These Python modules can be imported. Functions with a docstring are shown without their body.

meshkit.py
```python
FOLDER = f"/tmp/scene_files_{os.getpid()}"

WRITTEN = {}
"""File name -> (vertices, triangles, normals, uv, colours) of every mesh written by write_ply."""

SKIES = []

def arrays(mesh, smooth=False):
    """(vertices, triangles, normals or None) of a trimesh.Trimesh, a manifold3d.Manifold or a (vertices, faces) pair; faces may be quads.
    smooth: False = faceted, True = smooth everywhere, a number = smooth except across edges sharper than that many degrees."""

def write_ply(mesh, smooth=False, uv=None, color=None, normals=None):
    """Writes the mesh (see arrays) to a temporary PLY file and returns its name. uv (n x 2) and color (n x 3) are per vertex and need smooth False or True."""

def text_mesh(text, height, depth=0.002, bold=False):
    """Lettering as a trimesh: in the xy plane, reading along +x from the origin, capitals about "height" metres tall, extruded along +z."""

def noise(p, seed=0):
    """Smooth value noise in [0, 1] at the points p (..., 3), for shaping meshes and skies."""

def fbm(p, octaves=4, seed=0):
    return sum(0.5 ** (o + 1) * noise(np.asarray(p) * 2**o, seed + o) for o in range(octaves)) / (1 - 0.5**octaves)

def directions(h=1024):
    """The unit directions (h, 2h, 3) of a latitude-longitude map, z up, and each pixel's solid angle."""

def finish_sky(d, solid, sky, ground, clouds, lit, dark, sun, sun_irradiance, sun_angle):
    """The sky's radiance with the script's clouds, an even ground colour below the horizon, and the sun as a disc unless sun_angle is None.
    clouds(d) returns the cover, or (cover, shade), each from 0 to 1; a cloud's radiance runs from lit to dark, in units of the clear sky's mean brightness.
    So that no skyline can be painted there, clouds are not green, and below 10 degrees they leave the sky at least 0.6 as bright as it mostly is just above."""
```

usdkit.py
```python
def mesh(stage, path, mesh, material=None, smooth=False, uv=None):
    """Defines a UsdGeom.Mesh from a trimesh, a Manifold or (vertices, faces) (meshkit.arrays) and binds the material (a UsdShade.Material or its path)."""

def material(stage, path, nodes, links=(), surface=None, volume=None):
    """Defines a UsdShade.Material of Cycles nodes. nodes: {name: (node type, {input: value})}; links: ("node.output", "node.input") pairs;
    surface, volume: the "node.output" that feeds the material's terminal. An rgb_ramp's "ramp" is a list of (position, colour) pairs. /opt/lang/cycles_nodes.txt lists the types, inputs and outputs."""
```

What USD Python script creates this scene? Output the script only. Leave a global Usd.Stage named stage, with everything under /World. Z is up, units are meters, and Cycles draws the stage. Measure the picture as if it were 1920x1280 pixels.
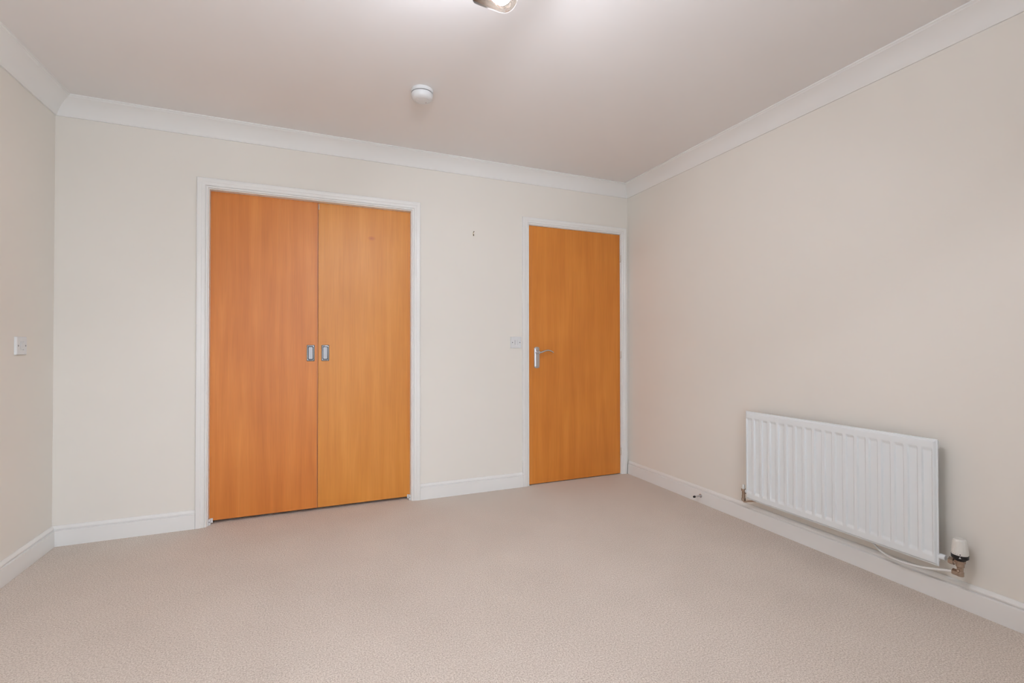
import math
import numpy as np
import trimesh
import manifold3d as m3
from shapely.geometry import Polygon
from pxr import Usd, UsdGeom, UsdLux, UsdShade, Gf, Sdf
import usdkit

stage = Usd.Stage.CreateInMemory()
UsdGeom.SetStageUpAxis(stage, UsdGeom.Tokens.z)
UsdGeom.SetStageMetersPerUnit(stage, 1.0)
UsdGeom.Xform.Define(stage, '/World')
UsdGeom.Scope.Define(stage, '/World/Looks')

# ------------------------------------------------------------------ camera, daylight, exposure
F_PX, YAW, PITCH, ROLL = 883.0, 0.39806, 0.009827, -0.001082
CAM = np.array([-2.44886, -3.29425, 1.07007])
EXPOSURE = 0.05
SKY_COLOR, SKY_STRENGTH = (0.92, 0.985, 1.10), 1.35       # bright overcast sky, seen through the window behind the camera
BULB_COLOR, BULB_STRENGTH = (0.93, 0.995, 1.13), 385.0    # the ceiling light's bulbs, white-balanced as in the photograph

fwd = np.array([math.sin(YAW) * math.cos(PITCH), math.cos(YAW) * math.cos(PITCH), math.sin(PITCH)])
rt = np.array([math.cos(YAW), -math.sin(YAW), 0.0])
up = np.cross(rt, fwd)
rt, up = rt * math.cos(ROLL) + up * math.sin(ROLL), up * math.cos(ROLL) - rt * math.sin(ROLL)
cam = UsdGeom.Camera.Define(stage, '/World/camera')
m = np.eye(4)
m[0, :3], m[1, :3], m[2, :3], m[3, :3] = rt, up, -fwd, CAM
cam.AddTransformOp().Set(Gf.Matrix4d(*m.ravel().tolist()))
cam.CreateHorizontalApertureAttr(36.0)
cam.CreateVerticalApertureAttr(24.0)
cam.CreateFocalLengthAttr(36.0 * F_PX / 1920.0)
cam.CreateClippingRangeAttr(Gf.Vec2f(0.02, 200.0))
cam.CreateExposureAttr(EXPOSURE)

dome = UsdLux.DomeLight.Define(stage, '/World/sky')
dome.CreateColorAttr(Gf.Vec3f(*SKY_COLOR))
dome.CreateIntensityAttr(SKY_STRENGTH)

# ------------------------------------------------------------------ helpers
names = {}


def numbered(path):
    n = names.get(path, 0)
    names[path] = n + 1
    return path if n == 0 else f'{path}_{n:03d}'


def tag(prim, label=None, cat=None, group=None, kind=None):
    for k, v in (('label', label), ('category', cat), ('group', group), ('kind', kind)):
        if v:
            prim.SetCustomDataByKey(k, v)


LOC = {}


def thing(name, label, cat, loc=(0, 0, 0), kind=None, group=None):
    x = UsdGeom.Xform.Define(stage, numbered('/World/' + name))
    x.AddTranslateOp().Set(Gf.Vec3d(*map(float, loc)))
    tag(x.GetPrim(), label, cat, group, kind)
    LOC[str(x.GetPath())] = np.array(loc, float)
    return x


def as_mesh(g):
    if isinstance(g, (list, tuple)) and not isinstance(g[0], np.ndarray):
        return trimesh.util.concatenate([as_mesh(x) for x in g])
    if hasattr(g, 'to_mesh'):
        q = g.to_mesh()
        return trimesh.Trimesh(np.array(q.vert_properties[:, :3]), np.array(q.tri_verts), process=False)
    return g


def part(parent, name, geo, mat, smooth=30, label=None):
    """A mesh built in world coordinates, stored under its thing (or under another part)."""
    path = numbered(f'{parent.GetPath()}/{name}')
    g = as_mesh(geo).copy()
    root = '/'.join(path.split('/')[:3])
    g.apply_translation(-LOC.get(root, np.zeros(3)))
    p = usdkit.mesh(stage, path, g, mat, smooth=smooth)
    if label:
        tag(p.GetPrim(), label)
    return p


def solo(name, geo, mat, label, cat, kind=None, smooth=30):
    p = usdkit.mesh(stage, numbered('/World/' + name), as_mesh(geo), mat, smooth=smooth)
    tag(p.GetPrim(), label, cat, None, kind)
    return p


def box(x0, x1, y0, y1, z0, z1):
    b = trimesh.creation.box([x1 - x0, y1 - y0, z1 - z0])
    b.apply_translation([(x0 + x1) / 2, (y0 + y1) / 2, (z0 + z1) / 2])
    return b


def mbox(x0, x1, y0, y1, z0, z1):
    return m3.Manifold.cube([x1 - x0, y1 - y0, z1 - z0]).translate([x0, y0, z0])


def chamfer_box(x0, x1, y0, y1, z0, z1, c):
    pts = []
    for i, X in enumerate((x0, x1)):
        for j, Y in enumerate((y0, y1)):
            for k, Z in enumerate((z0, z1)):
                sx, sy, sz = c * (1 - 2 * i), c * (1 - 2 * j), c * (1 - 2 * k)
                pts += [(X + sx, Y + sy, Z), (X + sx, Y, Z + sz), (X, Y + sy, Z + sz)]
    return m3.Manifold.hull_points(np.array(pts))


def rounded_box(x0, x1, y0, y1, z0, z1, r, seg=16):
    s = m3.Manifold.sphere(r, seg)
    parts = [s.translate([x, y, z]) for x in (x0 + r, x1 - r) for y in (y0 + r, y1 - r) for z in (z0 + r, z1 - r)]
    return m3.Manifold.batch_hull(parts)


def rounded_rect(x0, x1, z0, z1, r, n=6):
    pts = []
    for cx, cz, a0 in ((x1 - r, z1 - r, 0), (x0 + r, z1 - r, 90), (x0 + r, z0 + r, 180), (x1 - r, z0 + r, 270)):
        for k in range(n + 1):
            a = math.radians(a0 + 90 * k / n)
            pts.append((cx + r * math.cos(a), cz + r * math.sin(a)))
    return pts


def extrude_y(pts, y0, y1):
    """A closed outline in (x, z) made solid between y0 and y1."""
    cs = m3.CrossSection([np.array(pts, float)], m3.FillRule.NonZero)
    q = cs.extrude(y1 - y0).rotate([90, 0, 0])          # (x, y, z) -> (x, -z, y)
    return q.translate([0, y1, 0])


def sweep(profile, P, U, W, A, length, s0=(0, 0), s1=(0, 0)):
    """A moulding: profile in (u, w), run from P along A; its ends are cut at a mitre (shift along A per unit of u and w)."""
    poly = Polygon(profile)
    e = trimesh.creation.extrude_polygon(poly, 1.0, engine='earcut')
    v = np.array(e.vertices)
    u, w, t = v[:, 0], v[:, 1], v[:, 2]
    along = (1 - t) * (s0[0] * u + s0[1] * w) + t * (length + s1[0] * u + s1[1] * w)
    U, W, A, P = (np.asarray(q, float) for q in (U, W, A, P))
    out = P + u[:, None] * U + w[:, None] * W + along[:, None] * A
    f = np.array(e.faces)
    if np.dot(np.cross(U, W), A) < 0:
        f = f[:, ::-1]
    return trimesh.Trimesh(out, f, process=False)


def lathe(profile, axis_from, axis_dir, sections=32):
    """profile: (radius, height) pairs, turned about axis_dir from the point axis_from."""
    g = trimesh.creation.revolve(np.array(profile, float), sections=sections)
    d = np.asarray(axis_dir, float)
    g.apply_transform(trimesh.geometry.align_vectors([0, 0, 1], d / np.linalg.norm(d)))
    g.apply_translation(axis_from)
    if g.volume < 0:
        g.invert()
    return g


def tube(points, radius, sides=14, samples=8):
    """A round pipe through the points (Catmull-Rom), capped."""
    p = np.array(points, float)
    if len(p) > 2:
        q = np.vstack([2 * p[0] - p[1], p, 2 * p[-1] - p[-2]])
        out = []
        for i in range(1, len(q) - 2):
            for t in np.linspace(0, 1, samples, endpoint=False):
                a, b, c, d = q[i - 1:i + 3]
                out.append(0.5 * (2 * b + (c - a) * t + (2 * a - 5 * b + 4 * c - d) * t * t + (3 * b - a - 3 * c + d) * t ** 3))
        p = np.array(out + [p[-1]])
    r = np.broadcast_to(np.asarray(radius, float) if np.ndim(radius) == 0 else np.interp(np.linspace(0, 1, len(p)), np.linspace(0, 1, len(radius)), radius), (len(p),))
    tan = np.gradient(p, axis=0)
    tan /= np.linalg.norm(tan, axis=1, keepdims=True)
    ref = np.array([0, 0, 1.0]) if abs(tan[0][2]) < 0.9 else np.array([1.0, 0, 0])
    v = []
    a = np.cross(tan[0], ref)
    for i in range(len(p)):
        a = a - tan[i] * np.dot(a, tan[i])
        a /= np.linalg.norm(a)
        b = np.cross(tan[i], a)
        for k in range(sides):
            w = 2 * math.pi * k / sides
            v.append(p[i] + r[i] * (math.cos(w) * a + math.sin(w) * b))
    n = len(p)
    f = []
    for i in range(n - 1):
        for k in range(sides):
            k2 = (k + 1) % sides
            A, B, C, D = i * sides + k, i * sides + k2, (i + 1) * sides + k2, (i + 1) * sides + k
            f += [(A, B, C), (A, C, D)]
    v += [p[0], p[-1]]
    for k in range(sides):
        k2 = (k + 1) % sides
        f += [(n * sides, k2, k), (n * sides + 1, (n - 1) * sides + k, (n - 1) * sides + k2)]
    g = trimesh.Trimesh(np.array(v), np.array(f), process=False)
    if g.volume < 0:
        g.invert()
    return g


def hexagon(center, axis, width, length, start=0.0):
    """A hexagonal nut with chamfered ends."""
    r = width / math.sqrt(3)
    c = 0.1 * r
    g = trimesh.creation.revolve(np.array([(0, 0), (r - c, 0), (r, c), (r, length - c), (r - c, length), (0, length)]), sections=6)
    if g.volume < 0:
        g.invert()
    d = np.asarray(axis, float)
    g.apply_transform(trimesh.geometry.align_vectors([0, 0, 1], d / np.linalg.norm(d)))
    g.apply_translation(np.asarray(center, float) + d / np.linalg.norm(d) * start)
    return g


# ------------------------------------------------------------------ materials
def plain(name, color, rough=0.5, metallic=0.0, spec=0.5, **more):
    return usdkit.material(stage, f'/World/Looks/{name}', {'p': ('principled_bsdf', {'base_color': color, 'roughness': rough, 'metallic': metallic, 'specular_ior_level': spec, **more})}, surface='p.BSDF')


def painted(name, color, rough, bump=0.0, scale=60.0, spec=0.3, vary=0.012):
    """Paint with a faint roller stipple and a faint, broad unevenness of tone."""
    hi, lo = [min(1, c * (1 + vary)) for c in color], [c * (1 - vary) for c in color]
    return usdkit.material(stage, f'/World/Looks/{name}', {
        'g': ('geometry', {}),
        'n': ('noise_texture', {'scale': 1.1, 'detail': 3.0}),
        'r': ('rgb_ramp', {'ramp': [(0.3, lo), (0.7, hi)]}),
        's': ('noise_texture', {'scale': scale, 'detail': 3.0, 'roughness': 0.6}),
        'b': ('bump', {'strength': bump, 'distance': 0.002}),
        'p': ('principled_bsdf', {'roughness': rough, 'specular_ior_level': spec})},
        [('g.position', 'n.vector'), ('g.position', 's.vector'), ('n.fac', 'r.fac'), ('r.color', 'p.base_color'), ('s.fac', 'b.height'), ('b.normal', 'p.normal')], surface='p.BSDF')


def veneer(name, dark, mid, light, shift, rough=0.42, mark=None, cloud=1.0):
    """Varnished veneer: long vertical grain, a slow drift of tone, fine pores. mark: centre of a small rub mark."""
    nodes = {
        'g': ('geometry', {}),
        'm': ('mapping', {'location': shift, 'scale': (11.0, 11.0, 0.7)}),
        'n': ('noise_texture', {'scale': 1.6, 'detail': 5.0, 'roughness': 0.55, 'distortion': 0.5}),
        'mf': ('mapping', {'location': shift, 'scale': (150.0, 150.0, 3.0)}),
        'nf': ('noise_texture', {'scale': 1.5, 'detail': 3.0, 'roughness': 0.6}),
        'mc': ('mapping', {'location': shift, 'scale': (1.6, 1.6, 1.1)}),
        'nc': ('noise_texture', {'scale': 1.7, 'detail': 2.0}),
        'r': ('rgb_ramp', {'ramp': [(0.25, dark), (0.5, mid), (0.75, light)]}),
        'rc': ('rgb_ramp', {'ramp': [(0.3, [1 - 0.10 * cloud, 1 - 0.16 * cloud, 1 - 0.24 * cloud]), (0.7, [1.0, 1.0, 1.0])]}),
        'rf': ('rgb_ramp', {'ramp': [(0.3, (0.90, 0.87, 0.83)), (0.55, (1.0, 1.0, 1.0))]}),
        'x': ('mix_color', {'blend_type': 'multiply', 'fac': 0.6}),
        'y': ('mix_color', {'blend_type': 'multiply', 'fac': 1.0}),
        'b': ('bump', {'strength': 0.08, 'distance': 0.0006}),
        'p': ('principled_bsdf', {'roughness': rough, 'specular_ior_level': 0.65})}
    links = [('g.position', 'm.vector'), ('g.position', 'mf.vector'), ('g.position', 'mc.vector'), ('m.vector', 'n.vector'), ('mf.vector', 'nf.vector'), ('mc.vector', 'nc.vector'),
             ('n.fac', 'r.fac'), ('nf.fac', 'rf.fac'), ('nc.fac', 'rc.fac'), ('r.color', 'x.a'), ('rf.color', 'x.b'), ('x.result', 'y.a'), ('rc.color', 'y.b'),
             ('nf.fac', 'b.height'), ('b.normal', 'p.normal')]
    if mark:
        nodes['mm'] = ('mapping', {'mapping_type': 'texture', 'location': mark, 'scale': (0.03, 0.1, 0.018)})
        nodes['mg'] = ('gradient_texture', {'gradient_type': 'spherical'})
        nodes['ms'] = ('math', {'math_type': 'multiply', 'value2': 1.2, 'use_clamp': True})
        nodes['mx'] = ('mix_color', {'b': (0.58, 0.165, 0.03)})
        links += [('g.position', 'mm.vector'), ('mm.vector', 'mg.vector'), ('mg.fac', 'ms.value1'), ('ms.value', 'mx.fac'), ('y.result', 'mx.a'), ('mx.result', 'p.base_color')]
    else:
        links += [('y.result', 'p.base_color')]
    return usdkit.material(stage, f'/World/Looks/{name}', nodes, links, surface='p.BSDF')


def carpet(name):
    """Short twist pile: speckled beige tufts a few millimetres across, broad footed patches, a tufted relief."""
    return usdkit.material(stage, f'/World/Looks/{name}', {
        'g': ('geometry', {}),
        'n': ('noise_texture', {'scale': 270.0, 'detail': 2.0, 'roughness': 0.65}),
        'n2': ('noise_texture', {'scale': 165.0, 'detail': 1.0, 'roughness': 0.5}),
        'nm': ('mix_float', {'fac': 0.38}),
        'v': ('voronoi_texture', {'scale': 340.0, 'randomness': 1.0}),
        'c': ('noise_texture', {'scale': 2.2, 'detail': 4.0, 'roughness': 0.6}),
        'r': ('rgb_ramp', {'ramp': [(0.30, (0.43, 0.350, 0.288)), (0.5, (0.72, 0.628, 0.545)), (0.70, (0.95, 0.875, 0.80))]}),
        'rc': ('rgb_ramp', {'ramp': [(0.3, (0.93, 0.925, 0.92)), (0.65, (1.0, 1.0, 1.0))]}),
        'x': ('mix_color', {'blend_type': 'multiply', 'fac': 1.0}),
        'h': ('math', {'math_type': 'add'}),
        'b': ('bump', {'strength': 0.30, 'distance': 0.003}),
        'p': ('principled_bsdf', {'roughness': 0.95, 'specular_ior_level': 0.1, 'sheen_weight': 0.15, 'sheen_roughness': 0.5})},
        [('g.position', 'n.vector'), ('g.position', 'v.vector'), ('g.position', 'c.vector'), ('g.position', 'n2.vector'), ('n.fac', 'nm.a'), ('n2.fac', 'nm.b'), ('nm.result', 'r.fac'), ('c.fac', 'rc.fac'), ('r.color', 'x.a'), ('rc.color', 'x.b'),
         ('x.result', 'p.base_color'), ('nm.result', 'h.value1'), ('v.distance', 'h.value2'), ('h.value', 'b.height'), ('b.normal', 'p.normal')], surface='p.BSDF')


WALL = painted('wall_paint', (0.868, 0.830, 0.762), 0.75, bump=0.06, scale=140.0, spec=0.25)
CEIL = painted('ceiling_paint', (0.890, 0.870, 0.855), 0.85, bump=0.04, scale=140.0, spec=0.2)
CORN = painted('cornice_paint', (0.89, 0.89, 0.87), 0.6, bump=0.02, scale=120.0)
GLOSS = painted('gloss_paint', (0.88, 0.872, 0.845), 0.32, bump=0.015, scale=90.0, spec=0.5)
CARPET = carpet('carpet_pile')
WOOD_A = veneer('veneer_red', (0.68, 0.205, 0.022), (0.76, 0.247, 0.031), (0.83, 0.298, 0.047), (3.1, 0, 1.7))
WOOD_B = veneer('veneer_honey', (0.71, 0.255, 0.027), (0.77, 0.297, 0.036), (0.83, 0.340, 0.052), (7.7, 0, 4.2), mark=(-2.0862, 0.042, 1.808), cloud=0.6)
WOOD_C = veneer('veneer_amber', (0.68, 0.220, 0.023), (0.75, 0.260, 0.031), (0.81, 0.303, 0.043), (1.2, 0, 8.5), cloud=0.8)
LIP_A = veneer('lipping_red', (0.54, 0.17, 0.042), (0.60, 0.20, 0.05), (0.66, 0.24, 0.066), (5.3, 0, 0.4))
LIP_B = veneer('lipping_orange', (0.72, 0.25, 0.034), (0.78, 0.285, 0.042), (0.82, 0.32, 0.055), (2.9, 0, 6.1))
DARK = plain('dark_void', (0.05, 0.04, 0.035), 0.9)
CHROME = plain('chrome', (0.62, 0.63, 0.66), 0.16, 1.0)
SATIN = plain('satin_steel', (0.56, 0.55, 0.56), 0.36, 1.0)
RIM = plain('pull_rim', (0.30, 0.30, 0.31), 0.12, 1.0)
CUP = plain('pull_cup', (0.055, 0.052, 0.052), 0.3, 1.0)
CUPP = plain('pull_cup_plate', (0.34, 0.33, 0.33), 0.42, 1.0)
NICKEL = plain('tarnished_brass', (0.47, 0.375, 0.30), 0.38, 1.0)
BRASS = plain('pale_brass', (0.74, 0.66, 0.50), 0.4)
PINS = plain('dark_brass', (0.10, 0.075, 0.04), 0.5)
HINGE = plain('painted_hinge', (0.74, 0.66, 0.58), 0.4)
BLACK = plain('black_plastic', (0.012, 0.012, 0.013), 0.4)
RUBBER = plain('black_rubber', (0.015, 0.015, 0.015), 0.7)
WHITE = plain('white_plastic', (0.80, 0.81, 0.81), 0.35)
CREAMP = plain('valve_plastic', (0.80, 0.79, 0.74), 0.38)
SLOT = plain('shadow_grey_plastic', (0.35, 0.34, 0.33), 0.6)
SCREW = plain('screw_steel', (0.38, 0.38, 0.40), 0.35, 1.0)
RAD = plain('radiator_enamel', (0.845, 0.885, 0.895), 0.3, spec=0.5)
RED = plain('red_lens', (0.30, 0.05, 0.07), 0.2)
COPPER = plain('lamp_copper', (0.72, 0.42, 0.28), 0.3, 1.0)
PAVING = plain('paving', (0.56, 0.55, 0.53), 0.9)
UPVC = plain('window_plastic', (0.83, 0.84, 0.84), 0.3)
PANE = usdkit.material(stage, '/World/Looks/window_glass', {'f': ('fresnel', {'IOR': 1.45}), 't': ('transparent_bsdf', {'color': (0.96, 0.97, 0.97)}), 'g': ('glossy_bsdf', {'roughness': 0.0, 'color': (1, 1, 1)}), 'x': ('mix_closure', {})},
                       [('f.fac', 'x.fac'), ('t.BSDF', 'x.closure1'), ('g.BSDF', 'x.closure2')], surface='x.closure')
SHADE = usdkit.material(stage, '/World/Looks/tinted_glass', {
    'f': ('fresnel', {'IOR': 1.5}), 't': ('transparent_bsdf', {'color': (0.985, 0.968, 0.955)}), 'g': ('glossy_bsdf', {'roughness': 0.03, 'color': (1, 1, 1)}), 'x': ('mix_closure', {}),
    'd': ('translucent_bsdf', {'color': (0.95, 0.76, 0.60)}), 'y': ('mix_closure', {'fac': 0.0011})},
    [('f.fac', 'x.fac'), ('t.BSDF', 'x.closure1'), ('g.BSDF', 'x.closure2'), ('x.closure', 'y.closure1'), ('d.BSDF', 'y.closure2')], surface='y.closure')
BULB = usdkit.material(stage, '/World/Looks/bulb_glow', {'e': ('emission', {'color': BULB_COLOR, 'strength': BULB_STRENGTH})}, surface='e.emission')

# ------------------------------------------------------------------ the room
W, D, H = 3.742, 4.10, 2.412          # width along the back wall, depth towards the camera, height
T, CL = 0.12, 0.75                    # wall thickness; depth of the closet and hall behind the doors
S = 'structure'
# sliding opening and door opening (inner faces of the linings)
A0, A1, AZ = -3.028, -1.826, 2.0125
B0, B1, BZ = -0.9215, -0.0785, 2.004
LT = 0.022                            # lining thickness

solo('floor', box(-W - T, T, -D - T, CL, -0.10, 0.0), CARPET, 'beige short pile carpet covering the whole bedroom floor', 'floor', S)
solo('ceiling', box(-W - T, T, -D - T, CL, H, H + 0.12), CEIL, 'pale matt painted ceiling above the smoke alarm and ceiling light', 'ceiling', S)
wb = mbox(-W - T, T, 0, T, 0, H) - mbox(A0 - LT, A1 + LT, -1, 1, -1, AZ + LT) - mbox(B0 - LT, B1 + LT, -1, 1, -1, BZ + LT)
wb = wb + mbox(-W - T, T, CL - 0.05, CL, 0, H) + mbox(-W - T, -W, T, CL - 0.05, 0, H) + mbox(0, T, T, CL - 0.05, 0, H) + mbox(-1.42, -1.34, T, CL - 0.05, 0, H)
solo('wall_back', wb, WALL, 'cream back wall with the sliding wardrobe doors and the hinged door', 'wall', S)
solo('wall_left', box(-W - T, -W, -D, 0, 0, H), WALL, 'cream left wall with a single switch plate beside the corner', 'wall', S)
solo('wall_right', box(0, T, -D, 0, 0, H), WALL, 'cream right wall behind the white radiator', 'wall', S)
WX0, WX1, WZ0, WZ1 = -3.62, -1.40, 0.12, 2.24
wf = mbox(-W - T, T, -D - T, -D, 0, H)
wf = wf - mbox(WX0, WX1, -D - 1, -D + 1, WZ0, WZ1)
solo('wall_front', wf, WALL, 'cream wall behind the camera that holds the tall window', 'wall', S)


def window(name, label, origin, A, N, width, z0, z1, n_pane):
    """A framed window in an opening: A runs along the wall, N into the room; origin is the opening's lower corner on the room face."""
    t = thing(name, label, 'window', origin, S)
    M = np.eye(4)
    M[:3, 0], M[:3, 1], M[:3, 3] = A, -np.array(N, float), origin
    bar, h = 0.05, z1 - z0
    pw = (width - bar * (n_pane + 1)) / n_pane

    def put(nm, g, mat):
        g = as_mesh(g).copy()
        g.apply_transform(M)
        if np.linalg.det(M[:3, :3]) < 0:
            g.invert()
        part(t, nm, g, mat, 20)
    fr = mbox(0, width, 0.05, T - 0.01, 0, h)
    for k in range(n_pane):
        a = bar + k * (pw + bar)
        fr = fr - mbox(a, a + pw, -1, 1, bar, h - bar)
    put('window_frame', fr, UPVC)
    for k in range(n_pane):
        a = bar + k * (pw + bar)
        put('pane', box(a, a + pw, 0.081, 0.085, bar, h - bar), PANE)
    put('window_sill', chamfer_box(-0.04, width + 0.04, -0.08, 0.05, -0.025, 0, 0.004), GLOSS)


window('window_1', 'tall white window of three panes in the wall behind the camera', (WX0, -D, WZ0), (1, 0, 0), (0, 1, 0), WX1 - WX0, WZ0, WZ1, 3)
solo('terrace', box(-60, 40, -60, 40, -0.45, -0.40), PAVING, 'pale grey paved terrace outside the windows', 'terrace', S)

# coving: small bead at the ceiling, shadow groove, long concave curve, square foot on the wall
prof = [(0, 0), (0.096, 0), (0.096, 0.0055), (0.0905, 0.0085), (0.0885, 0.0068), (0.0860, 0.0105)]
for k in range(13):
    a = k / 12 * math.pi / 2
    t = k / 12
    cu, cw = 0.0845 - 0.0735 * math.sin(a) * 0.985, 0.0125 + 0.0735 * (1 - math.cos(a))
    lu, lw = 0.0845 - 0.0724 * t, 0.0125 + 0.0735 * t
    prof.append((0.45 * cu + 0.55 * lu, 0.45 * cw + 0.55 * lw))
prof += [(0.010, 0.088), (0.008, 0.092), (0, 0.092)]
trim = [('trim_1', (-W, 0, H), (0, -1, 0), (1, 0, 0), W, 'white coving between the ceiling and the back wall'),
        ('trim_2', (-W, -D, H), (1, 0, 0), (0, 1, 0), D, 'white coving between the ceiling and the left wall'),
        ('trim_3', (0, 0, H), (-1, 0, 0), (0, -1, 0), D, 'white coving between the ceiling and the right wall'),
        ('trim_4', (0, -D, H), (0, 1, 0), (-1, 0, 0), W, 'white coving above the window behind the camera')]
for nm, P, U, A, L, lab in trim:
    solo(nm, sweep(prof, P, U, (0, 0, -1), A, L, (1, 0), (-1, 0)), CORN, lab, 'coving', S, smooth=25)

# skirting: flat face, shadow groove, rounded top
sk = [(0, 0), (0.018, 0), (0.018, 0.0785), (0.0170, 0.0815), (0.0125, 0.0830), (0.0085, 0.0850), (0.0085, 0.0872), (0.0130, 0.0888), (0.0132, 0.094), (0.0105, 0.101), (0.0062, 0.106), (0.003, 0.1075), (0, 0.1075)]
AW = 0.058                            # architrave width
RV = 0.005                            # reveal left between lining edge and architrave
bb = thing('baseboard_back', 'white skirting board along the back wall on both sides of the sliding doors', 'skirting board', (-2.0, 0, 0), S)
e0, e1 = A0 - RV - AW, A1 + RV + AW
part(bb, 'board', sweep(sk, (-W, 0, 0), (0, -1, 0), (0, 0, 1), (1, 0, 0), e0 + W, (1, 0), (0, 0)), GLOSS, 20)
f0 = B0 - 0.003 - 0.055
part(bb, 'board', sweep(sk, (e1, 0, 0), (0, -1, 0), (0, 0, 1), (1, 0, 0), f0 - e1), GLOSS, 20)
solo('baseboard_left', sweep(sk, (-W, -D, 0), (1, 0, 0), (0, 0, 1), (0, 1, 0), D, (1, 0), (-1, 0)), GLOSS, 'white skirting board along the left wall', 'skirting board', S, 20)
solo('baseboard_right', sweep(sk, (0, -0.0185, 0), (-1, 0, 0), (0, 0, 1), (0, -1, 0), D - 0.0185, (0, 0), (-1, 0)), GLOSS, 'white skirting board along the right wall under the radiator', 'skirting board', S, 20)
solo('baseboard_front', sweep(sk, (0, -D, 0), (0, 1, 0), (0, 0, 1), (-1, 0, 0), W, (1, 0), (-1, 0)), GLOSS, 'white skirting board under the window behind the camera', 'skirting board', S, 20)


# ------------------------------------------------------------------ door linings and architraves
def arch_profile(w):
    return [(0, 0), (0, 0.0085), (0.002, 0.0115), (0.006, 0.0125), (0.010, 0.0115), (0.0115, 0.009), (0.0135, 0.0125), (0.016, 0.0145),
            (w * 0.52, 0.0150), (w * 0.56, 0.0168), (w * 0.62, 0.0180), (w - 0.008, 0.0185), (w - 0.003, 0.0175), (w, 0.0140), (w, 0)]


def door_frame(name, label, x0, x1, zt, margin, w, w_right=None):
    t = thing(name, label, 'door frame', ((x0 + x1) / 2, 0, 0), S)
    part(t, 'lining', mbox(x0 - LT, x0, 0, T, 0, zt + LT), GLOSS)
    part(t, 'lining', mbox(x1, x1 + LT, 0, T, 0, zt + LT), GLOSS)
    part(t, 'lining', mbox(x0, x1, 0, T, zt, zt + LT), GLOSS)
    ax0, ax1, az = x0 - margin, x1 + margin, zt + margin
    wr = w_right or w
    part(t, 'architrave', sweep(arch_profile(w), (ax0, 0, 0), (-1, 0, 0), (0, -1, 0), (0, 0, 1), az, (0, 0), (1, 0)), GLOSS, 20)
    part(t, 'architrave', sweep(arch_profile(wr), (ax1, 0, 0), (1, 0, 0), (0, -1, 0), (0, 0, 1), az, (0, 0), (1, 0)), GLOSS, 20)
    part(t, 'architrave', sweep(arch_profile(w), (ax0, 0, az), (0, 0, 1), (0, -1, 0), (1, 0, 0), ax1 - ax0, (-1, 0), (1, 0)), GLOSS, 20)
    return t


fa = door_frame('trim_5', 'white moulded frame around the two sliding wardrobe doors', A0, A1, AZ, RV, AW)
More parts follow.
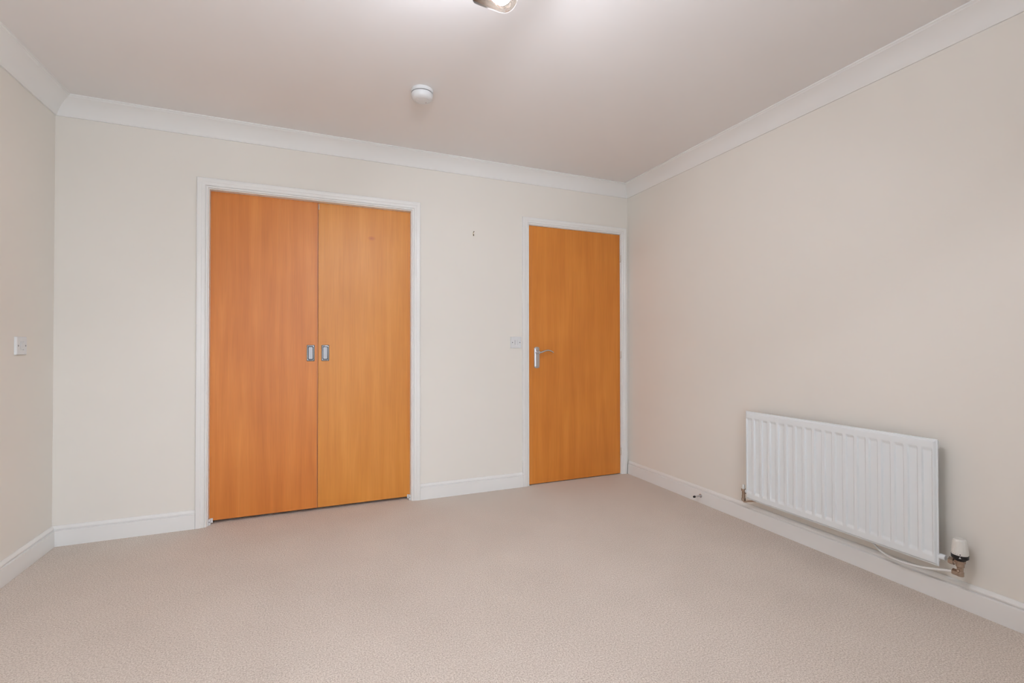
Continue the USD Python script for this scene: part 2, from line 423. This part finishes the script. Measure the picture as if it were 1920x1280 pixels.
# white nylon floor guides at the feet of the sliding doors
for x, s in ((A0, 1), (A1, -1)):
    g = [chamfer_box(min(x, x + s * 0.011), max(x, x + s * 0.011), 0.010, 0.034, 0.0, 0.036, 0.002),
         chamfer_box(min(x, x + s * 0.020), max(x, x + s * 0.020), 0.032, 0.0370, 0.008, 0.035, 0.0015)]
    part(fa, 'floor_guide', g, WHITE, label='white plastic floor guide')
    part(fa, 'screw', lathe([(0, 0), (0.0035, 0), (0.0028, 0.0012), (0, 0.0014)], (x + s * 0.0055, 0.0102, 0.020), (0, -1, 0), 16), SCREW)
fb = door_frame('trim_6', 'white moulded frame around the hinged door', B0, B1, BZ, 0.003, 0.055)
part(fb, 'door_stop_bead', [box(B0, B0 + 0.012, 0.045, 0.075, 0, BZ), box(B1 - 0.012, B1, 0.045, 0.075, 0, BZ), box(B0 + 0.012, B1 - 0.012, 0.045, 0.075, BZ - 0.012, BZ)], GLOSS)


# ------------------------------------------------------------------ sliding wardrobe doors
def flush_pull(t, cx, cz, y):
    w, h = 0.048, 0.106
    x0, x1, z0, z1 = cx - w / 2, cx + w / 2, cz - h / 2, cz + h / 2
    outer = m3.Manifold.batch_hull([extrude_y(rounded_rect(x0, x1, z0, z1, 0.004), y - 0.0006, y), extrude_y(rounded_rect(x0 + 0.0045, x1 - 0.0045, z0 + 0.0045, z1 - 0.0045, 0.006), y - 0.0034, y - 0.0030)])
    hole = extrude_y(rounded_rect(x0 + 0.0065, x1 - 0.0065, z0 + 0.0070, z1 - 0.0070, 0.008), y - 0.1, y + 0.1)
    rim = outer - hole
    p = part(t, 'flush_pull', rim, RIM, 30, label='chrome rim of a recessed finger pull')
    cup_o = extrude_y(rounded_rect(x0 + 0.0052, x1 - 0.0052, z0 + 0.0065, z1 - 0.0065, 0.009), y, y + 0.0125)
    cup_i = extrude_y(rounded_rect(x0 + 0.0065, x1 - 0.0065, z0 + 0.0070, z1 - 0.0070, 0.008), y - 0.1, y + 0.011)
    part(p, 'cup', cup_o - cup_i, CUP)
    rib = extrude_y(rounded_rect(x0 + 0.012, x1 - 0.012, z0 + 0.014, z1 - 0.014, 0.005), y + 0.0085, y + 0.0110)
    for dx in (-0.0060, 0.0, 0.0060):
        rib = rib - mbox(cx + dx - 0.0011, cx + dx + 0.0011, y, y + 0.0100, z0 + 0.022, z1 - 0.022)
    part(p, 'cup_plate', rib, CUPP)
    return x0, x1, z0, z1


def sliding_leaf(name, label, x0, x1, mat, pull_x, seam_side):
    y0, y1, z0, z1 = 0.042, 0.082, 0.018, AZ + 0.012
    t = thing(name, label, 'sliding door', ((x0 + x1) / 2, 0.062, 0), S)
    lw = 0.007
    bx0, bx1 = (x0, x1 - lw) if seam_side > 0 else (x0 + lw, x1)
    leaf = chamfer_box(bx0, bx1, y0, y1, z0, z1, 0.0003)
    pocket = extrude_y(rounded_rect(pull_x - 0.0192, pull_x + 0.0192, 1.0265 - 0.0467, 1.0265 + 0.0467, 0.009), y0 - 0.01, y0 + 0.0127)
    part(t, 'leaf', leaf - pocket, mat, 20)
    lx0, lx1 = (x1 - lw, x1) if seam_side > 0 else (x0, x0 + lw)
    part(t, 'edge_lipping', chamfer_box(lx0, lx1, y0, y1, z0, z1, 0.0005), LIP_A if seam_side > 0 else mat, 20)
    flush_pull(t, pull_x, 1.0265, y0)
    return t


XS = -2.4241                          # where the two leaves meet
sliding_leaf('door_1', 'left sliding wardrobe door, reddish wood veneer with a chrome finger pull', A0 - 0.03, XS - 0.0007, WOOD_A, -2.4685, 1)
d2 = sliding_leaf('door_2', 'right sliding wardrobe door, honey wood veneer with a small rub mark near the top', XS + 0.0007, A1 + 0.03, WOOD_B, -2.3800, -1)

part(d2, 'edge_chip', chamfer_box(XS + 0.0009, XS + 0.0055, 0.0412, 0.0425, 1.968, 2.004, 0.0004), HINGE, 20, 'pale chipped edge at the top of the door')

# ------------------------------------------------------------------ hinged door
L0, L1, LZ = B0 + 0.002, B1 - 0.002, BZ - 0.0018
d3 = thing('door_3', 'hinged amber wood door in the corner with a steel lever handle', 'door', ((L0 + L1) / 2, 0.02, 0), S)
part(d3, 'leaf', chamfer_box(L0 + 0.026, L1, 0.001, 0.044, 0.0065, LZ, 0.0004), WOOD_C, 20)
part(d3, 'edge_lipping', chamfer_box(L0, L0 + 0.026, 0.001, 0.044, 0.0065, LZ, 0.0004), LIP_B, 20, 'brighter orange lipping strip along the lock edge')
# lever handle: long back plate with arched ends, collar, slim curved lever
hx, hz = -0.8565, 1.021
pts = []
for k in range(13):
    a = math.pi * k / 12
    pts.append((hx + 0.0225 * math.cos(a), 1.0515 + 0.0135 * math.sin(a)))
for k in range(13):
    a = math.pi + math.pi * k / 12
    pts.append((hx + 0.0225 * math.cos(a), 0.9100 + 0.0115 * math.sin(a)))
plate = extrude_y(pts, -0.0035, 0.001)
pin = [(hx + (x - hx) * 0.83, 0.981 + (z - 0.981) * 0.955) for x, z in pts]
pin2 = [(hx + (x - hx) * 0.45, 0.981 + (z - 0.981) * 0.90) for x, z in pts]
crown = m3.Manifold.batch_hull([extrude_y(pin, -0.0055, -0.0035), extrude_y(pin2, -0.0085, -0.0055)])
hp = part(d3, 'handle_plate', plate + crown, SATIN, 35, 'satin steel back plate')
part(hp, 'collar', lathe([(0, 0.0075), (0.0145, 0.0075), (0.0145, 0.012), (0.0115, 0.014), (0.0105, 0.034), (0.0125, 0.038), (0.0125, 0.048), (0.010, 0.051), (0, 0.051)], (hx, 0, hz), (0, -1, 0), 28), CHROME)
lev = tube([(hx, -0.045, hz - 0.001), (hx + 0.022, -0.047, hz + 0.003), (hx + 0.050, -0.050, hz + 0.0125), (hx + 0.078, -0.051, hz + 0.0155), (hx + 0.102, -0.050, hz + 0.0100), (hx + 0.122, -0.048, hz - 0.0005)],
           [0.0085, 0.0075, 0.0065, 0.006, 0.0055, 0.0045])
part(hp, 'lever', lev, CHROME)
for zc, zz in ((1.0555, 0.0085), (0.9085, 0.0085)):
    part(hp, 'screw', lathe([(0, 0), (0.0038, 0), (0.003, 0.001), (0, 0.0013)], (hx, -0.0058, zc), (0, -1, 0), 16), SCREW)
# three hinges: knuckles of five rings with a finial each end, leaves let into door and frame
for zc in (1.806, 1.000, 0.195):
    kn = []
    for k in range(5):
        a = zc - 0.0260 + k * 0.0104
        kn.append(lathe([(0, 0), (0.0062, 0), (0.0076, 0.0009), (0.0076, 0.0090), (0.0062, 0.0099), (0, 0.0099)], (L1 + 0.0022, -0.0062, a), (0, 0, 1), 18))
    hh = part(d3, 'hinge', kn, HINGE, 30, 'pale hinge knuckle')
    part(hh, 'finial', lathe([(0, 0), (0.0040, 0.0005), (0.0070, 0.0042), (0.0040, 0.0078), (0.0055, 0.0092), (0, 0.0092)], (L1 + 0.0022, -0.0062, zc - 0.0355), (0, 0, 1), 16), HINGE)

# ------------------------------------------------------------------ radiator
RX, RXB = -0.085, -0.040              # front face, back face
RY0, RY1, RZ0, RZ1 = -2.180, -1.243, 0.163, 0.683


def smooth01(t):
    t = np.clip(t, 0, 1)
    return t * t * (3 - 2 * t)


def radiator_panel(front, sign, depth):
    """A pressed steel sheet: flat rim, rolled bevel and 18 upright channels."""
    ch = np.linspace(-1.2735, -2.1460, 18)
    ys = {RY0, RY1}
    for e in (RY0, RY1):
        s = 1 if e == RY0 else -1
        ys |= {e + s * d for d in (0.001, 0.003, 0.0045, 0.006, 0.0075, 0.0095, 0.0115, 0.015)}
    for c in ch:
        ys |= {c + d for d in (-0.0205, -0.0200, -0.0188, -0.0176, -0.0164, -0.0152, -0.0140, -0.0135, 0, 0.0135, 0.0140, 0.0152, 0.0164, 0.0176, 0.0188, 0.0200, 0.0205)}
    zs = {RZ0, RZ1, 0.3, 0.4, 0.5}
    for e in (RZ0, RZ1):
        s = 1 if e == RZ0 else -1
        zs |= {e + s * d for d in (0.001, 0.003, 0.0045, 0.006, 0.0075, 0.0095, 0.0115, 0.02, 0.03, 0.034, 0.037, 0.040, 0.043, 0.046, 0.049, 0.052, 0.056, 0.06)}
    y, z = np.array(sorted(ys)), np.array(sorted(zs))
    Y, Z = np.meshgrid(y, z, indexing='ij')
    edge = np.minimum(np.minimum(Y - RY0, RY1 - Y), np.minimum(Z - RZ0, RZ1 - Z))
    body = smooth01((edge - 0.004) / 0.0075)                                # rim -> front face
    q = np.abs(Y[..., None] - ch).min(-1)
    across = 1 - smooth01((q - 0.0135) / 0.0065)
    ends = smooth01((np.minimum(Z - RZ0, RZ1 - Z) - 0.035) / 0.019)
    X = front + sign * (0.009 * (1 - body) + depth * across * ends)
    n, k = X.shape
    v = np.stack([X, Y, Z], -1).reshape(-1, 3)
    i, j = np.meshgrid(np.arange(n - 1), np.arange(k - 1), indexing='ij')
    a = i * k + j
    quad = np.stack([a, a + k, a + k + 1, a + 1], -1).reshape(-1, 4)
    back = v + np.array([sign * 0.0025, 0, 0])
    f = np.vstack([quad[:, [0, 1, 2]], quad[:, [0, 2, 3]]])
    per = np.concatenate([np.arange(k), np.arange(1, n) * k + k - 1, (n - 1) * k + np.arange(k - 2, -1, -1), np.arange(n - 2, 0, -1) * k])
    nv = len(v)
    side = []
    for p, r in zip(per, np.roll(per, -1)):
        side += [(p, r, r + nv), (p, r + nv, p + nv)]
    side = np.array(side)
    g = trimesh.Trimesh(np.vstack([v, back]), np.vstack([f, f[:, ::-1] + nv, side[:, ::-1]]), process=False)
    if g.volume < 0:
        g.invert()
    return g


rad = thing('radiator', 'white panel radiator with upright channels hung low on the right wall', 'radiator', (RXB, (RY0 + RY1) / 2, RZ0))
part(rad, 'front_panel', radiator_panel(RX, 1, 0.0070), RAD, 40)
part(rad, 'rear_panel', box(RX + 0.0117, RX + 0.0140, RY0 + 0.0005, RY1 - 0.0005, RZ0, RZ1), RAD)
part(rad, 'water_way', [chamfer_box(RX + 0.0142, RXB - 0.002, RY0 + 0.010, RY1 - 0.010, RZ1 - 0.045, RZ1 - 0.008, 0.004),
                        chamfer_box(RX + 0.0142, RXB - 0.002, RY0 + 0.010, RY1 - 0.010, RZ0 + 0.008, RZ0 + 0.045, 0.004)], RAD)
for y in (-1.45, -1.97):
    part(rad, 'wall_bracket', [box(RXB - 0.002, -0.0005, y - 0.016, y + 0.016, 0.20, 0.24), box(RXB - 0.002, -0.0005, y - 0.016, y + 0.016, 0.60, 0.64), box(-0.004, -0.0005, y - 0.016, y + 0.016, 0.19, 0.66)], RAD)
VX, VZ = -0.066, 0.203                # the valve tails
part(rad, 'tapping', lathe([(0, 0), (0.0115, 0), (0.0115, 0.018), (0.0100, 0.021), (0, 0.021)], (VX, RY0 + 0.002, VZ), (0, -1, 0), 24), RAD, label='short white pipe stub at the valve end')
part(rad, 'tapping', lathe([(0, 0), (0.0115, 0), (0.0115, 0.010), (0.0100, 0.012), (0, 0.012)], (VX, RY1 - 0.002, VZ), (0, 1, 0), 24), RAD)

# thermostatic valve at the near end
ty = -2.2450
tv = thing('thermostatic_valve', 'white thermostatic radiator valve with a black collar on a brass body', 'radiator valve', (VX, ty, 0.15))
zt = 0.2365
fl = []
nseg, rows = 72, [(0.0, 0.0255), (0.004, 0.0265), (0.013, 0.0262), (0.016, 0.0258), (0.053, 0.0226), (0.057, 0.0220), (0.0605, 0.0200), (0.0622, 0.0170)]
vv, ff = [], []
for h, r in rows:
    for k in range(nseg):
        a = 2 * math.pi * k / nseg
        g = 0.0014 * max(0.0, 1 - abs(((a * 10 / (2 * math.pi)) % 1.0) - 0.5) / 0.16) if 0.0135 < h < 0.0580 else 0.0
        vv.append(((r - g) * math.cos(a), (r - g) * math.sin(a), h))
for i in range(len(rows) - 1):
    for k in range(nseg):
        k2 = (k + 1) % nseg
        ff += [(i * nseg + k, i * nseg + k2, (i + 1) * nseg + k2), (i * nseg + k, (i + 1) * nseg + k2, (i + 1) * nseg + k)]
vv += [(0, 0, 0), (0, 0, rows[-1][0])]
for k in range(nseg):
    k2 = (k + 1) % nseg
    ff += [(len(vv) - 2, k2, k), (len(vv) - 1, (len(rows) - 1) * nseg + k, (len(rows) - 1) * nseg + k2)]
head = trimesh.Trimesh(np.array(vv), np.array(ff), process=False)
head.apply_translation([VX, ty, zt])
hd = part(tv, 'thermostat_head', head, CREAMP, 22, 'white ribbed control head')
part(tv, 'collar', lathe([(0, -0.0235), (0.0165, -0.0235), (0.0185, -0.0220), (0.0195, -0.0165), (0.0255, -0.0145), (0.0270, -0.0120), (0.0270, -0.0005), (0, -0.0005)], (VX, ty, zt), (0, 0, 1), 40), BLACK, 30, 'black collar')
# the white pointer on the collar and the printed dot and ticks above it (facing the room, towards the camera)
ang0 = math.atan2(CAM[1] - ty, CAM[0] - VX)


def on_head(ang, r, z, w, h, tri=False, d=0.0006):
    c, s = math.cos(ang), math.sin(ang)
    n, tg = np.array([c, s, 0]), np.array([-s, c, 0])
    o = np.array([VX, ty, z]) + n * r
    q = [(-w / 2, 0), (w / 2, 0), (0, h)] if tri else [(-w / 2, 0), (w / 2, 0), (w / 2, h), (-w / 2, h)]
    e = trimesh.creation.extrude_polygon(Polygon(q), d, engine='earcut')
    v = np.array(e.vertices)
    g = trimesh.Trimesh(o + v[:, :1] * tg + v[:, 1:2] * np.array([0, 0, 1]) + v[:, 2:] * n, e.faces, process=False)
    if g.volume < 0:
        g.invert()
    return g


part(tv, 'pointer', on_head(ang0, 0.0265, zt - 0.0095, 0.0070, 0.0075, True, 0.0010), WHITE, False, 'white pointer triangle')
part(hd, 'mark', on_head(ang0 + 0.02, 0.0262, zt + 0.0040, 0.0034, 0.0032), BLACK, False)
for k in range(1, 5):
    part(hd, 'mark', on_head(ang0 - 0.28 * k, 0.0262, zt + 0.0045, 0.0016, 0.0022), SLOT, False)
bodyv = [lathe([(0, 0), (0.0105, 0), (0.0120, 0.002), (0.0120, 0.016), (0.0100, 0.019), (0.0105, 0.034), (0.0135, 0.038), (0.0135, 0.060), (0, 0.060)], (VX, ty, 0.150), (0, 0, 1), 28),
         lathe([(0, 0), (0.0090, 0), (0.0090, 0.022), (0, 0.022)], (VX, ty, VZ - 0.004), (0, 1, 0), 24)]
part(tv, 'valve_body', bodyv, NICKEL, 30, 'tarnished brass valve body')
part(tv, 'union_nut', hexagon((VX, ty + 0.018, VZ - 0.003), (0, 1, 0), 0.026, 0.017), NICKEL, 20)
part(tv, 'head_nut', hexagon((VX, ty, 0.2005), (0, 0, 1), 0.029, 0.012), NICKEL, 20)
part(tv, 'compression_nut', hexagon((VX, ty + 0.004, 0.1595), (0, 1, 0), 0.0225, 0.020), NICKEL, 20)
part(tv, 'bleed_screw', lathe([(0, 0), (0.0050, 0), (0.0050, 0.004), (0.0030, 0.006), (0, 0.006)], (VX - 0.0118, ty, 0.172), (-1, 0, 0), 16), NICKEL)

# lockshield valve at the far end
ly = -1.2150
lv = thing('lockshield_valve', 'small tarnished brass lockshield valve with a white cap at the far radiator end', 'radiator valve', (VX, ly, 0.13))
part(lv, 'cap', lathe([(0, 0), (0.0095, 0), (0.0100, 0.002), (0.0085, 0.022), (0.0065, 0.025), (0, 0.026)], (VX, ly, 0.2120), (0, 0, 1), 24), CREAMP, 30, 'white plastic cap')
part(lv, 'valve_body', [lathe([(0, 0), (0.0095, 0), (0.0095, 0.020), (0.0080, 0.024), (0.0085, 0.044), (0.0120, 0.048), (0.0120, 0.060), (0, 0.060)], (VX, ly, 0.1520), (0, 0, 1), 24),
                        lathe([(0, 0), (0.0085, 0), (0.0085, 0.018), (0, 0.018)], (VX, ly, VZ - 0.006), (0, -1, 0), 20)], NICKEL, 30)
part(lv, 'union_nut', hexagon((VX, ly - 0.010, VZ - 0.005), (0, -1, 0), 0.022, 0.007), NICKEL, 20)
part(lv, 'compression_nut', hexagon((VX, ly, 0.1400), (0, 0, 1), 0.021, 0.016), NICKEL, 20)

# painted microbore pipes
p1 = tube([(VX, ty + 0.022, 0.1595), (VX + 0.002, -2.190, 0.1500), (-0.060, -2.120, 0.1290), (-0.054, -2.050, 0.1170), (-0.047, -1.990, 0.1160), (-0.040, -1.945, 0.1250), (-0.032, -1.905, 0.1480), (-0.018, -1.875, 0.1700), (-0.0006, -1.860, 0.1760)], 0.0050)
solo('supply_pipe', p1, GLOSS, 'thin white painted pipe curving from the wall to the thermostatic valve', 'pipe')
p2 = tube([(VX, ly, 0.1420), (VX + 0.001, ly - 0.006, 0.1360), (-0.060, -1.245, 0.1440), (-0.050, -1.290, 0.1570), (-0.035, -1.340, 0.1640), (-0.015, -1.380, 0.1740), (-0.0006, -1.398, 0.1765)], 0.0050)
solo('return_pipe', p2, NICKEL, 'thin brown pipe running from the lockshield valve behind the radiator', 'pipe')

# ------------------------------------------------------------------ small fittings
# light switch beside the hinged door
def switch(name, label, origin, U, N, rocker, screws):
    """A moulded square plate on a wall: U runs along the wall, N out of it."""
    U, N, Z, o = np.array(U, float), np.array(N, float), np.array([0, 0, 1.0]), np.array(origin, float)
    t = thing(name, label, 'light switch', origin)
    M = np.eye(4)
    M[:3, 0], M[:3, 1], M[:3, 2], M[:3, 3] = U, -N, Z, o            # local (x along the wall, -y out of it)

    def put(parent, nm, g, mat, sm=30, lab=None):
        g = as_mesh(g).copy()
        g.apply_transform(M)
        if np.linalg.det(M[:3, :3]) < 0:
            g.invert()
        return part(parent, nm, g, mat, sm, lab)
    h = 0.0430
    base = extrude_y(rounded_rect(-h, h, -h, h, 0.003), -0.0065, 0.0)
    top = extrude_y(rounded_rect(-h + 0.003, h - 0.003, -h + 0.003, h - 0.003, 0.003), -0.0098, -0.0088)
    pl = put(t, 'plate', m3.Manifold.batch_hull([base, top]) - mbox(-rocker[0] / 2 - 0.0018, rocker[0] / 2 + 0.0018, -0.02, -0.0058, -rocker[1] / 2 - 0.0018, rocker[1] / 2 + 0.0018), WHITE)
    a, b = rocker[0] / 2, rocker[1] / 2
    rk = m3.Manifold.hull_points(np.array([(x, y, z) for x in (-a, a) for y, z in ((-0.0056, -b), (-0.0056, b), (-0.0098, -b), (-0.0128, b), (-0.0102, 0.0))]))
    put(t, 'rocker', rk, WHITE)
    for sx in screws:
        put(pl, 'screw', lathe([(0, 0.0085), (0.0042, 0.0085), (0.0042, 0.0100), (0.0032, 0.0106), (0, 0.0106)], (sx, 0, 0.0), (0, -1, 0), 16), SCREW)
    return t


switch('light_switch', 'white square light switch with two screws beside the hinged door', (-1.0335, 0, 1.0975), (1, 0, 0), (0, -1, 0), (0.020, 0.034), (-0.0305, 0.0305))
switch('light_switch', 'white square light switch alone on the left wall', (-W, -0.3175, 1.0745), (0, 1, 0), (1, 0, 0), (0.026, 0.038), (-0.0305, 0.0305))

# picture hook
ph = thing('picture_hook', 'tiny brass picture hook on the back wall between the doors', 'picture hook', (-1.371, 0, 1.893))
part(ph, 'plate', extrude_y(rounded_rect(-1.371 - 0.0045, -1.371 + 0.0045, 1.8810, 1.9090, 0.003), -0.0014, 0.0), BRASS)
part(ph, 'pin', lathe([(0, 0), (0.0014, 0), (0.0014, 0.012), (0.0034, 0.0125), (0.0034, 0.0155), (0, 0.0165)], (-1.371, -0.001, 1.9035), (0, -1, 0.35), 14), PINS)
part(ph, 'hook', tube([(-1.371, -0.001, 1.893), (-1.371, -0.003, 1.884), (-1.371, -0.007, 1.8795), (-1.371, -0.011, 1.883), (-1.371, -0.012, 1.889)], 0.0018, 10), PINS)

# door stop on the right skirting
ds = thing('door_stop', 'short steel door stop with a black rubber tip on the right skirting board', 'door stop', (-0.018, -0.826, 0.0505))
part(ds, 'base', lathe([(0, 0), (0.0125, 0), (0.0125, 0.003), (0.0090, 0.0055), (0, 0.0055)], (-0.0178, -0.826, 0.0505), (-1, 0, 0), 28), CHROME)
part(ds, 'rod', lathe([(0, 0.0045), (0.0052, 0.0045), (0.0048, 0.052), (0, 0.052)], (-0.0178, -0.826, 0.0505), (-1, 0, 0), 20), SATIN)
part(ds, 'rubber_tip', lathe([(0, 0.050), (0.0062, 0.050), (0.0070, 0.052), (0.0067, 0.061), (0.0050, 0.0645), (0, 0.0655)], (-0.0178, -0.826, 0.0505), (-1, 0, 0), 24), RUBBER, 30, 'black rubber tip')

# smoke alarm
sx, sy = -1.9290, -0.8450
sa = thing('smoke_alarm', 'round white smoke alarm on the ceiling', 'smoke alarm', (sx, sy, H))
part(sa, 'base', lathe([(0, 0), (0.0565, 0), (0.0575, 0.002), (0.0575, 0.0155), (0.0560, 0.0175), (0, 0.0175)], (sx, sy, H), (0, 0, -1), 56), WHITE)
part(sa, 'sensor_ring', lathe([(0, 0.0175), (0.0510, 0.0175), (0.0510, 0.0225), (0, 0.0225)], (sx, sy, H), (0, 0, -1), 48), SLOT, 30, 'recessed grey vent gap')
cov = part(sa, 'cover', lathe([(0, 0.0225), (0.0550, 0.0225), (0.0560, 0.0240), (0.0550, 0.0340), (0.0520, 0.0430), (0.0460, 0.0500), (0.0370, 0.0535), (0.0365, 0.0526), (0.0350, 0.0526), (0.0345, 0.0540), (0.0200, 0.0555), (0, 0.0560)], (sx, sy, H), (0, 0, -1), 56), WHITE)
part(cov, 'indicator', lathe([(0, 0), (0.0026, 0), (0.0020, 0.0012), (0, 0.0015)], (sx + 0.0225, sy + 0.012, H - 0.0548), (0, 0, -1), 14), RED)

# ------------------------------------------------------------------ ceiling light at the top edge of the picture
fh = np.array([math.sin(YAW), math.cos(YAW), 0.0])         # the fitting is turned to face down the room
apex0 = np.array([-1.9100, -2.0130, 2.071])                # lowest point of the shade in view
cen = apex0 - fh * 0.260
cl = thing('ceiling_light', 'ceiling light with clear pinkish glass shades, lit, at the top edge', 'ceiling light', (cen[0], cen[1], H))
part(cl, 'rose', lathe([(0, 0), (0.075, 0), (0.077, 0.004), (0.072, 0.018), (0.040, 0.026), (0.020, 0.032), (0.020, 0.052), (0, 0.054)], (cen[0], cen[1], H), (0, 0, -1), 40), COPPER, 35)
for k in range(3):
    b = 2 * math.pi * k / 3
    R = np.array([[math.cos(b), -math.sin(b), 0], [math.sin(b), math.cos(b), 0], [0, 0, 1.0]])
    f, r = R @ fh, R @ np.array([fh[1], -fh[0], 0])
    ap = cen + R @ (apex0 - cen)
    ax = -0.55 * r - 0.16 * f + np.array([0, 0, 0.78])
    ax /= np.linalg.norm(ax)
    outer = [(0, 0), (0.0113, 0.0011), (0.0226, 0.0056), (0.0310, 0.0132), (0.0414, 0.0273), (0.0564, 0.0489), (0.0714, 0.0714), (0.0808, 0.0865)]
    th = 0.0035
    inner = [(0, th)] + [(max(q - th * 0.7, 0.001), h + th * (0.95 if q < 0.03 else 0.55)) for q, h in outer[1:]]
    part(cl, 'shade', lathe(outer + inner[::-1], ap, ax, 44), SHADE, 40, 'clear pinkish glass bowl shade')
    bc = ap + ax * 0.055
    g = as_mesh(m3.Manifold.sphere(0.0330, 32))
    g.apply_translation(bc)
    part(cl, 'bulb', g, BULB, True, 'glowing bulb')
    part(cl, 'lamp_holder', lathe([(0, 0.0325), (0.018, 0.0320), (0.030, 0.0285), (0.0312, 0.0295), (0.024, 0.0370), (0.015, 0.042), (0.015, 0.058), (0.010, 0.064), (0, 0.064)], bc, ax, 36), COPPER)
    top = bc + ax * 0.060
    part(cl, 'arm', tube([top, top + ax * 0.030, np.array([cen[0], cen[1], H - 0.040]) * 0.45 + (top + ax * 0.045) * 0.55, np.array([cen[0], cen[1], H - 0.040])], 0.0055, 12), COPPER)
